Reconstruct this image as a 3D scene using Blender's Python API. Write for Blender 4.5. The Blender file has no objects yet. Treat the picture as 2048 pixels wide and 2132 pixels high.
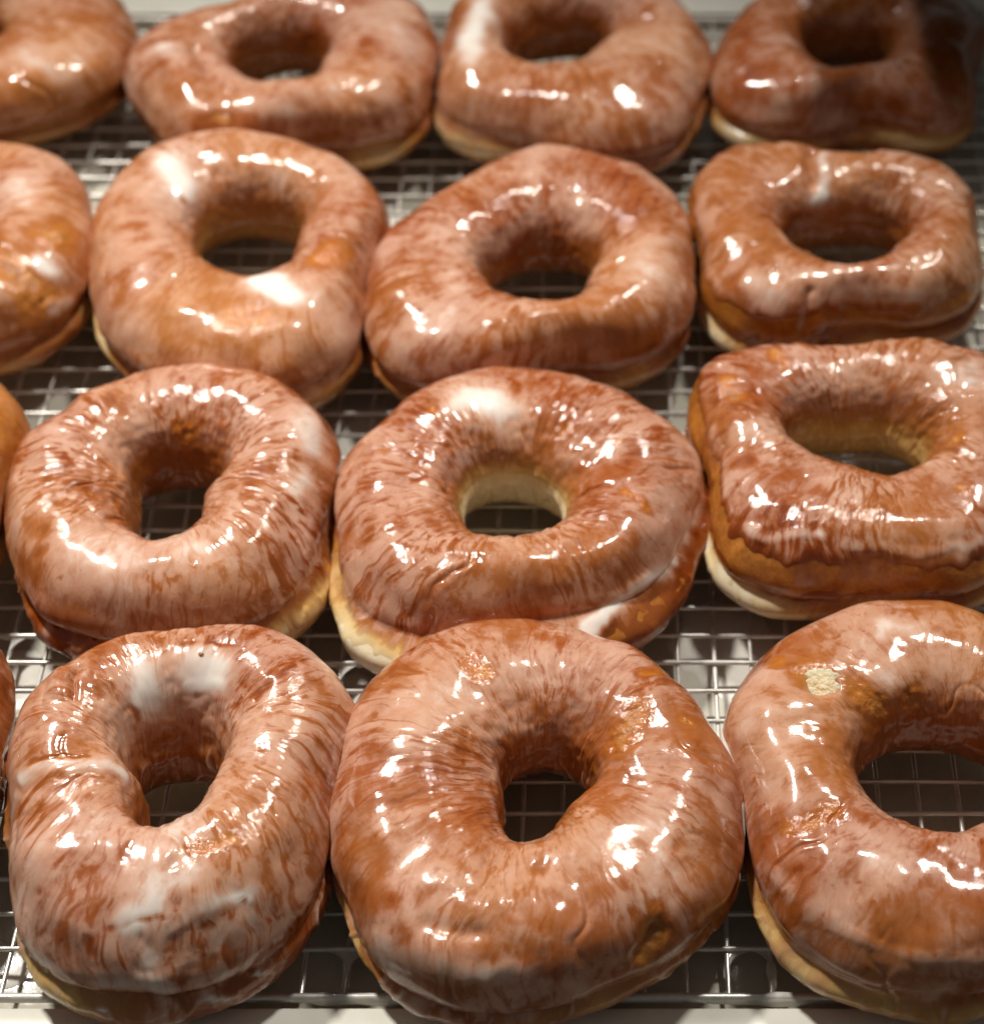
import bpy, math
import numpy as np

S = 0.01                      # everything is worked out in centimetres, built in metres
scene = bpy.context.scene
COL = scene.collection

# ------------------------------------------------------------------ noise
_rng = np.random.RandomState(7)
_perm = _rng.permutation(256); _perm = np.concatenate([_perm, _perm, _perm])
_grad = _rng.normal(size=(256, 3)); _grad /= np.linalg.norm(_grad, axis=1)[:, None]

def noise(p, seed=0.0):
    p = np.asarray(p, float) + np.array([seed * 17.13, seed * 5.7, seed * 9.31])
    i = np.floor(p).astype(int); f = p - i
    u = f * f * f * (f * (f * 6 - 15) + 10)
    i &= 255
    r = 0.0
    for dx in (0, 1):
        wx = u[..., 0] if dx else 1 - u[..., 0]
        for dy in (0, 1):
            wy = u[..., 1] if dy else 1 - u[..., 1]
            for dz in (0, 1):
                wz = u[..., 2] if dz else 1 - u[..., 2]
                h = _perm[_perm[_perm[i[..., 0] + dx] + i[..., 1] + dy] + i[..., 2] + dz]
                g = _grad[h]
                r = r + wx * wy * wz * (g[..., 0] * (f[..., 0] - dx) + g[..., 1] * (f[..., 1] - dy) + g[..., 2] * (f[..., 2] - dz))
    return r * 1.7

def fbm(p, seed=0.0, oct=4, gain=.5):
    a, r, t = 1.0, 0.0, 0.0
    p = np.asarray(p, float)
    for k in range(oct):
        r = r + a * noise(p, seed + k * 3.1); t += a
        a *= gain; p = p * 2.03
    return r / t

def sstep(a, b, x):
    t = np.clip((x - a) / (b - a), 0, 1)
    return t * t * (3 - 2 * t)

# ------------------------------------------------------------------ mesh helpers
def new_mesh(name, verts, faces, mat, parent=None, smooth=True, attrs=None, loc=None):
    verts = np.asarray(verts, float) * S
    faces = np.asarray(faces, int)
    me = bpy.data.meshes.new(name)
    n, k = faces.shape
    me.vertices.add(len(verts)); me.vertices.foreach_set('co', verts.ravel())
    me.loops.add(n * k); me.loops.foreach_set('vertex_index', faces.ravel())
    me.polygons.add(n)
    me.polygons.foreach_set('loop_start', np.arange(0, n * k, k))
    me.polygons.foreach_set('loop_total', np.full(n, k))
    me.polygons.foreach_set('use_smooth', np.full(n, smooth))
    for an, av in (attrs or {}).items():
        av = np.asarray(av, float)
        if av.ndim == 1:
            a = me.attributes.new(an, 'FLOAT', 'POINT'); a.data.foreach_set('value', av)
        else:
            a = me.attributes.new(an, 'FLOAT_VECTOR', 'POINT'); a.data.foreach_set('vector', av.ravel())
    me.update(); me.validate()
    me.materials.append(mat)
    o = bpy.data.objects.new(name, me); COL.objects.link(o)
    if parent: o.parent = parent
    if loc is not None: o.location = [c * S for c in loc]
    return o

def compact(verts, faces, attrs):
    used = np.unique(faces)
    remap = -np.ones(len(verts), int); remap[used] = np.arange(len(used))
    return verts[used], remap[faces], {k: v[used] for k, v in attrs.items()}

def grid_faces(nu, nv, cu=True, cv=True):
    i = np.arange(nu if cu else nu - 1); j = np.arange(nv if cv else nv - 1)
    I, J = np.meshgrid(i, j, indexing='ij')
    I2, J2 = (I + 1) % nu, (J + 1) % nv
    return np.stack([I * nv + J, I2 * nv + J, I2 * nv + J2, I * nv + J2], -1).reshape(-1, 4)

def tube(pts, rad, seg=10, closed=False):
    pts = np.asarray(pts, float); n = len(pts)
    rad = np.broadcast_to(rad, n)
    if closed: t = np.roll(pts, -1, 0) - np.roll(pts, 1, 0)
    else: t = np.gradient(pts, axis=0)
    t /= np.linalg.norm(t, axis=1)[:, None]
    ref = np.where(np.abs(t[:, 2:3]) > .9, [[1., 0, 0]], [[0., 0, 1]])
    a = np.cross(t, ref); a /= np.linalg.norm(a, axis=1)[:, None]; b = np.cross(t, a)
    an = np.linspace(0, 2 * np.pi, seg, endpoint=False)
    v = pts[:, None] + rad[:, None, None] * (a[:, None] * np.cos(an)[None, :, None] + b[:, None] * np.sin(an)[None, :, None])
    return v.reshape(-1, 3), grid_faces(n, seg, closed, True)[:, ::-1]

def thing(name, label, cat, loc, group=None):
    o = bpy.data.objects.new(name, None); COL.objects.link(o)
    o.location = [c * S for c in loc]; o.empty_display_size = .02
    o['label'] = label; o['category'] = cat
    if group: o['group'] = group
    return o

def tag(o, label=None, cat=None, group=None, kind=None):
    for k, v in (('label', label), ('category', cat), ('group', group), ('kind', kind)):
        if v: o[k] = v
    return o

# ------------------------------------------------------------------ materials
class NT:
    def __init__(s, name):
        s.m = bpy.data.materials.new(name); s.m.use_nodes = True
        s.t = s.m.node_tree; s.t.nodes.clear()
        s.out = s.add('ShaderNodeOutputMaterial')
    def add(s, kind, **kw):
        n = s.t.nodes.new(kind)
        for k, v in kw.items():
            if k in n.inputs: n.inputs[k].default_value = v
            else: setattr(n, k, v)
        return n
    def link(s, a, b): s.t.links.new(a, b)
    def attr(s, name, out='Fac'): return s.add('ShaderNodeAttribute', attribute_name=name).outputs[out]
    def math(s, op, a, b=0.0, c=None):
        n = s.t.nodes.new('ShaderNodeMath'); n.operation = op
        for i, v in enumerate((a, b) if c is None else (a, b, c)):
            if isinstance(v, (int, float)): n.inputs[i].default_value = v
            else: s.link(v, n.inputs[i])
        return n.outputs[0]
    def noise(s, vec, scale, detail=3, rough=.5, w=None, dist=0.0):
        n = s.add('ShaderNodeTexNoise'); n.noise_dimensions = '4D' if w is not None else '3D'
        s.link(vec, n.inputs['Vector'])
        if w is not None: s.link(w, n.inputs['W'])
        n.inputs['Scale'].default_value = scale; n.inputs['Detail'].default_value = detail
        n.inputs['Roughness'].default_value = rough; n.inputs['Distortion'].default_value = dist
        return n.outputs['Fac']
    def ramp(s, fac, stops, interp='LINEAR'):
        n = s.add('ShaderNodeValToRGB'); e = n.color_ramp.elements; n.color_ramp.interpolation = interp
        while len(e) < len(stops): e.new(.5)
        for x, (p, c) in zip(e, stops):
            x.position = p; x.color = (*c, 1) if len(c) == 3 else c
        s.link(fac, n.inputs['Fac']); return n.outputs['Color']
    def mix(s, fac, a, b, blend='MIX'):
        n = s.add('ShaderNodeMix', data_type='RGBA', blend_type=blend)
        for i, v in ((0, fac), (6, a), (7, b)):
            if isinstance(v, (int, float)): n.inputs[i].default_value = v
            elif isinstance(v, tuple): n.inputs[i].default_value = (*v, 1)
            else: s.link(v, n.inputs[i])
        return n.outputs[2]
    def bump(s, h, strength, dist, normal=None):
        n = s.add('ShaderNodeBump'); n.inputs['Strength'].default_value = strength; n.inputs['Distance'].default_value = dist
        s.link(h, n.inputs['Height'])
        if normal is not None: s.link(normal, n.inputs['Normal'])
        return n.outputs['Normal']
    def bsdf(s, color, rough, normal=None, metallic=0.0, sss=0.0, radius=(.004, .0016, .0007), ior=1.5, coat=0.0, coat_rough=.05, scale=1.0):
        b = s.add('ShaderNodeBsdfPrincipled')
        for k, v in (('Base Color', color), ('Roughness', rough), ('Metallic', metallic)):
            if isinstance(v, (int, float)): b.inputs[k].default_value = v
            elif isinstance(v, tuple): b.inputs[k].default_value = (*v, 1)
            else: s.link(v, b.inputs[k])
        if normal is not None: s.link(normal, b.inputs['Normal'])
        b.inputs['IOR'].default_value = ior
        b.inputs['Subsurface Weight'].default_value = sss
        b.inputs['Subsurface Radius'].default_value = radius
        b.inputs['Subsurface Scale'].default_value = scale
        b.inputs['Coat Weight'].default_value = coat; b.inputs['Coat Roughness'].default_value = coat_rough
        if normal is not None: s.link(normal, b.inputs['Coat Normal'])
        s.link(b.outputs[0], s.out.inputs[0]); return b

def mat_glaze():
    n = NT('sugar_glaze')
    t = n.attr('t'); sk = n.attr('sk', 'Vector'); wr = n.attr('wr'); seed = n.attr('seed'); rough = n.attr('rg'); gold = n.attr('gold')
    geo = n.add('ShaderNodeTexCoord').outputs['Object']
    fine = n.noise(sk, 4.6, 5, .60, seed, .9)            # streaks that run across the ring
    med = n.noise(geo, 190.0, 5, .62, seed, .4)           # mottling, about 5 mm
    fine2 = n.noise(geo, 700.0, 3, .6, seed)
    spots = n.noise(geo, 330.0, 2, .5, seed, .6)
    st = n.math('MULTIPLY', n.math('SMOOTH_MAX', n.math('SUBTRACT', fine, .485), 0.0, .06), n.math('MULTIPLY_ADD', wr, -4.2, -1.4))
    big = n.noise(geo, 62.0, 4, .6, seed, .8)
    md = n.math('ADD', n.math('MULTIPLY', n.math('SMOOTH_MAX', n.math('SUBTRACT', med, .47), 0.0, .08), -1.25), n.math('MULTIPLY', n.math('SUBTRACT', big, .5), 1.1))
    f2 = n.math('MULTIPLY', n.math('SUBTRACT', fine2, .5), .14)
    sp = n.math('MULTIPLY', n.math('MAXIMUM', n.math('SUBTRACT', spots, .64), 0.0), -2.6)
    # thick white icing hides the mottling of the crust
    thin = n.math('SUBTRACT', 1.0, n.math('MULTIPLY', n.math('SMOOTH_MAX', n.math('SUBTRACT', t, .62), 0.0, .1), 2.4))
    thin = n.math('MINIMUM', n.math('MAXIMUM', thin, .06), 1.0)
    var = n.math('ADD', n.math('ADD', st, md), n.math('ADD', f2, sp))
    tt = n.math('ADD', t, n.math('MULTIPLY', var, thin))
    col = n.ramp(n.math('MULTIPLY', tt, .8), [(0.0, (.22, .042, .005)), (.10, (.30, .068, .010)), (.20, (.32, .086, .022)), (.29, (.35, .118, .050)), (.37, (.42, .185, .115)),
                      (.47, (.51, .262, .172)), (.62, (.59, .355, .262)), (.76, (.72, .58, .50)), (.88, (.84, .79, .73))])
    pl = n.attr('pale'); prg = n.ramp(pl, [(0.0, (.45, .17, .03)), (.5, (.66, .42, .15)), (1.0, (.76, .62, .36))])
    pm = n.math('MINIMUM', n.math('MAXIMUM', n.math('MULTIPLY', n.math('MULTIPLY', pl, 1.8), n.math('SUBTRACT', 1.0, n.math('MULTIPLY', tt, 1.3))), 0.0), 1.0)
    col = n.mix(pm, col, prg)
    amb = n.ramp(med, [(.3, (.36, .078, .005)), (.5, (.50, .150, .010)), (.7, (.64, .26, .04))])
    col = n.mix(n.math('MULTIPLY', rough, n.math('MINIMUM', n.math('MAXIMUM', n.math('SUBTRACT', 1.35, n.math('MULTIPLY', tt, 2.2)), 0.0), .85)), col, amb)
    warm = n.mix(n.math('MULTIPLY', gold, n.math('MINIMUM', n.math('MAXIMUM', n.math('SUBTRACT', 1.05, tt), 0.0), .5)), col, (.60, .27, .075))
    h = n.math('ADD', n.math('MULTIPLY', fine, n.math('MULTIPLY_ADD', wr, 1.5, .14)), n.math('MULTIPLY', med, .25))
    h = n.math('ADD', h, n.math('MULTIPLY', spots, .12))
    pit = n.math('MULTIPLY', n.noise(geo, 900.0, 3, .65, seed, 1.0), n.math('MULTIPLY', rough, 1.6))
    h = n.math('ADD', n.math('MULTIPLY', h, thin), pit)
    nor = n.bump(h, .32, .0008)
    r = n.math('ADD', .30, n.math('MULTIPLY', med, .12))
    b = n.bsdf(warm, r, nor, sss=.12, ior=1.45, coat=.8, coat_rough=.10)
    b.inputs['Specular IOR Level'].default_value = .16
    return n.m

def mat_dough():
    n = NT('fried_dough')
    pale = n.attr('pale'); seed = n.attr('seed'); rough = n.attr('rg'); sk = n.attr('sk', 'Vector'); lo = n.attr('lo')
    geo = n.add('ShaderNodeTexCoord').outputs['Object']
    med = n.noise(geo, 170.0, 6, .65, seed, .4)
    fine = n.noise(geo, 800.0, 4, .65, seed)
    strk = n.noise(sk, 5.0, 4, .6, seed)
    brown = n.ramp(n.math('MULTIPLY_ADD', fine, .35, n.math('MULTIPLY', med, .75)),
                   [(.25, (.20, .046, .005)), (.5, (.36, .115, .016)), (.68, (.52, .21, .034)), (.85, (.64, .32, .07))])
    p = n.math('ADD', pale, n.math('MULTIPLY', n.math('SUBTRACT', med, .5), n.math('MULTIPLY', pale, .8)))
    ring = n.ramp(p, [(0.0, (.40, .14, .02)), (.3, (.52, .24, .045)), (.62, (.73, .53, .27)), (1.0, (.81, .70, .50))])
    fac = n.math('MINIMUM', n.math('MAXIMUM', n.math('MULTIPLY', p, 2.2), 0.0), 1.0)
    col = n.mix(fac, brown, ring)
    film = n.math('MULTIPLY', lo, n.math('MULTIPLY', strk, .9))
    col = n.mix(n.math('MINIMUM', n.math('MAXIMUM', film, 0.0), .6), col, (.62, .50, .38))
    h = n.math('ADD', n.math('MULTIPLY', med, .5), n.math('MULTIPLY', fine, n.math('MULTIPLY_ADD', rough, 1.4, .25)))
    nor = n.bump(h, .5, .0007)
    n.bsdf(col, n.math('MULTIPLY_ADD', med, .25, .2), nor, sss=.2, ior=1.45, coat=.3, coat_rough=.1)
    return n.m

def mat_crumb():
    n = NT('torn_crumb')
    geo = n.add('ShaderNodeTexCoord').outputs['Object']
    a = n.noise(geo, 420.0, 6, .7); b = n.noise(geo, 900.0, 4, .7)
    col = n.ramp(a, [(.3, (.80, .50, .24)), (.5, (.92, .75, .50)), (.7, (.94, .84, .65))])
    n.bsdf(col, .5, n.bump(n.math('ADD', a, b), .9, .0012), sss=.4, radius=(.004, .0025, .001))
    return n.m

def mat_icing(alpha=1.0, name='runny_icing'):
    n = NT(name)
    geo = n.add('ShaderNodeTexCoord').outputs['Object']
    a = n.noise(geo, 120.0, 4, .6)
    col = n.ramp(a, [(.3, (.70, .67, .60)), (.7, (.80, .78, .72))])
    b = n.bsdf(col, .16, n.bump(a, .25, .0008), sss=.3, radius=(.003, .0027, .0022))
    if alpha < 1: b.inputs['Alpha'].default_value = alpha
    return n.m

def mat_steel():
    n = NT('wire_steel')
    geo = n.add('ShaderNodeTexCoord').outputs['Object']
    a = n.noise(geo, 240.0, 4, .6); c = n.noise(geo, 60.0, 3, .6)
    col = n.ramp(a, [(.3, (.58, .56, .52)), (.7, (.74, .72, .68))])
    b = n.bsdf(col, n.math('MULTIPLY_ADD', a, .25, .20), n.bump(a, .2, .0003), metallic=n.math('MINIMUM', n.math('MAXIMUM', n.math('MULTIPLY_ADD', c, -4.0, 2.4), .12), .7))
    return n.m

def mat_pan():
    n = NT('tray_metal')
    geo = n.add('ShaderNodeTexCoord').outputs['Object']
    a = n.noise(geo, 14.0, 5, .6, None, .6); c = n.noise(geo, 55.0, 5, .6)
    col = n.ramp(a, [(.35, (.50, .475, .39)), (.6, (.62, .60, .52)), (.75, (.72, .70, .63))])
    n.bsdf(col, n.math('MULTIPLY_ADD', c, .12, .10), n.bump(n.math('ADD', c, n.math('MULTIPLY', a, 2.0)), .35, .0012), metallic=0.0, ior=1.5, coat=.7, coat_rough=.04)
    return n.m

def mat_rim():
    n = NT('tray_rim_enamel')
    geo = n.add('ShaderNodeTexCoord').outputs['Object']
    a = n.noise(geo, 40.0, 5, .6)
    col = n.ramp(a, [(.3, (.74, .73, .64)), (.6, (.82, .81, .73))])
    n.bsdf(col, n.math('MULTIPLY_ADD', a, .2, .22), n.bump(a, .15, .0006), sss=.0)
    return n.m

def mat_plain(name, c, r):
    n = NT(name)
    geo = n.add('ShaderNodeTexCoord').outputs['Object']
    a = n.noise(geo, 30.0, 5, .6)
    col = n.ramp(a, [(.3, tuple(x * .8 for x in c)), (.7, tuple(min(1, x * 1.15) for x in c))])
    n.bsdf(col, r, n.bump(a, .1, .0006)); return n.m

M_GLAZE, M_DOUGH, M_CRUMB = mat_glaze(), mat_dough(), mat_crumb()
M_ICING = mat_icing(); M_FILM = mat_icing(.86, 'thin_icing_film')
M_STEEL, M_PAN, M_RIM = mat_steel(), mat_pan(), mat_rim()
M_COUNTER = mat_plain('counter_laminate', (.10, .09, .08), .4)
M_BLOCKER = mat_plain('blocker_dark', (.03, .025, .02), .5)  # for the added out-of-view board that casts the corner shadow

# ------------------------------------------------------------------ doughnuts
FIT = {
 'A': [-10.543,-18.265,4.596,-0.049,0.433,1.359,3.559,-0.079,1.046,-0.437,0.023,-0.119,0.238,-0.13,-0.128,-0.03,0.026,-0.364,-0.072,0.006,0.18,0.036,-0.022],
 'B': [-2.074,-18.207,5.269,0.291,0.305,1.245,3.302,0.012,0.016,-0.282,-0.112,0.183,-0.051,-0.01,-0.003,-0.044,-0.006,-0.149,0.141,0.116,0.117,0.042,-0.034],
 'C': [7.189,-17.648,5.079,0.681,0.149,1.85,3.316,-0.038,-0.013,-0.659,0.058,0.051,0.152,0.005,-0.048,0.099,0.069,0.168,-0.033,0.008,0.009,-0.012,0.004],
 'D': [-12.1,-7.93,4.901,-0.068,0.097,1.545,3.318,-0.045,0.251,-0.329,-0.084,-0.117,-0.034,-0.063,-0.055,-0.042,0.095,-0.385,0.017,-0.024,0.155,-0.046,0.049],
 'E': [-2.738,-8.11,5.235,-0.065,-0.194,1.48,3.298,0.082,0.092,-0.041,0.261,0.187,-0.038,-0.107,-0.03,-0.056,0.142,-0.043,-0.075,0.037,-0.013,-0.015,0.02],
 'F': [6.98,-6.425,5.043,-0.134,0.594,1.568,3.336,0.089,0.008,0.026,0.06,0.1,0.257,-0.448,0.042,0.052,0.105,0.359,-0.178,-0.1,0.089,0.071,-0.042],
 'G': [-20.794,-6.983,4.579,0.417,-0.776,1.79,3.361,0.088,0.041,-0.163,-0.066,-0.162,-0.003,-0.07,0.085,-0.005,0.01,-0.149,-0.068,-0.001,0.003,0.001,0.003],
 'H': [-21.041,3.367,5.01,-0.224,0.064,1.619,3.372,-0.21,0.177,-0.118,-0.116,-0.041,-0.077,-0.035,-0.024,-0.049,-0.006,-0.117,-0.011,0.004,0.002,0.001,0.002],
 'I': [-11.858,2.876,5.428,0.344,0.839,1.832,3.307,0.089,0.054,-0.814,-0.396,-0.062,0.198,-0.039,0.251,-0.02,0.043,-0.186,-0.065,-0.085,0.099,-0.029,0.052],
 'J': [-2.545,2.545,5.272,0.25,-0.55,1.792,3.215,0.29,0.13,-0.126,0.477,0.02,-0.347,-0.146,-0.115,-0.115,0.181,-0.122,0.109,-0.141,0.083,0.036,0.075],
 'K': [6.794,3.959,4.697,0.476,-0.281,1.77,3.28,-0.013,-0.06,0.212,-0.018,0.34,0.046,-0.4,-0.049,-0.089,0.024,0.131,0.081,-0.049,0.161,0.062,-0.01],
 'L': [-22.637,15.11,5.325,-0.649,0.527,1.549,3.164,-0.266,-0.465,0.352,0.08,0.001,-0.0,0.005,-0.041,-0.036,-0.039,0.044,-0.009,-0.002,0.003,0.0,-0.001],
 'M': [-11.218,13.654,5.133,-0.475,0.085,1.734,3.276,0.1,0.003,0.274,0.432,-0.268,-0.212,-0.005,-0.297,-0.15,0.183,-0.135,-0.055,-0.046,0.102,0.01,0.033],
 'N': [-1.444,13.82,5.058,-0.611,1.258,1.721,3.304,-0.009,0.021,-0.117,-0.105,-0.11,0.014,-0.227,0.103,0.175,0.013,-0.07,0.278,0.043,0.048,-0.035,0.013],
 'O': [8.237,14.539,4.795,-0.004,0.043,1.485,3.213,-0.022,-0.237,0.32,0.271,0.003,-0.247,-0.382,0.188,-0.145,0.213,-0.028,0.122,-0.022,0.173,0.02,-0.017],
 'S': [-19.6,-16.5,4.926,-0.038,0.239,1.208,3.326,0.056,0.208,-0.188,-0.026,-0.053,-0.023,-0.045,-0.025,-0.021,-0.038,-0.055,0.032,0.007,0.006,0.001,0.0],
}
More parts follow.
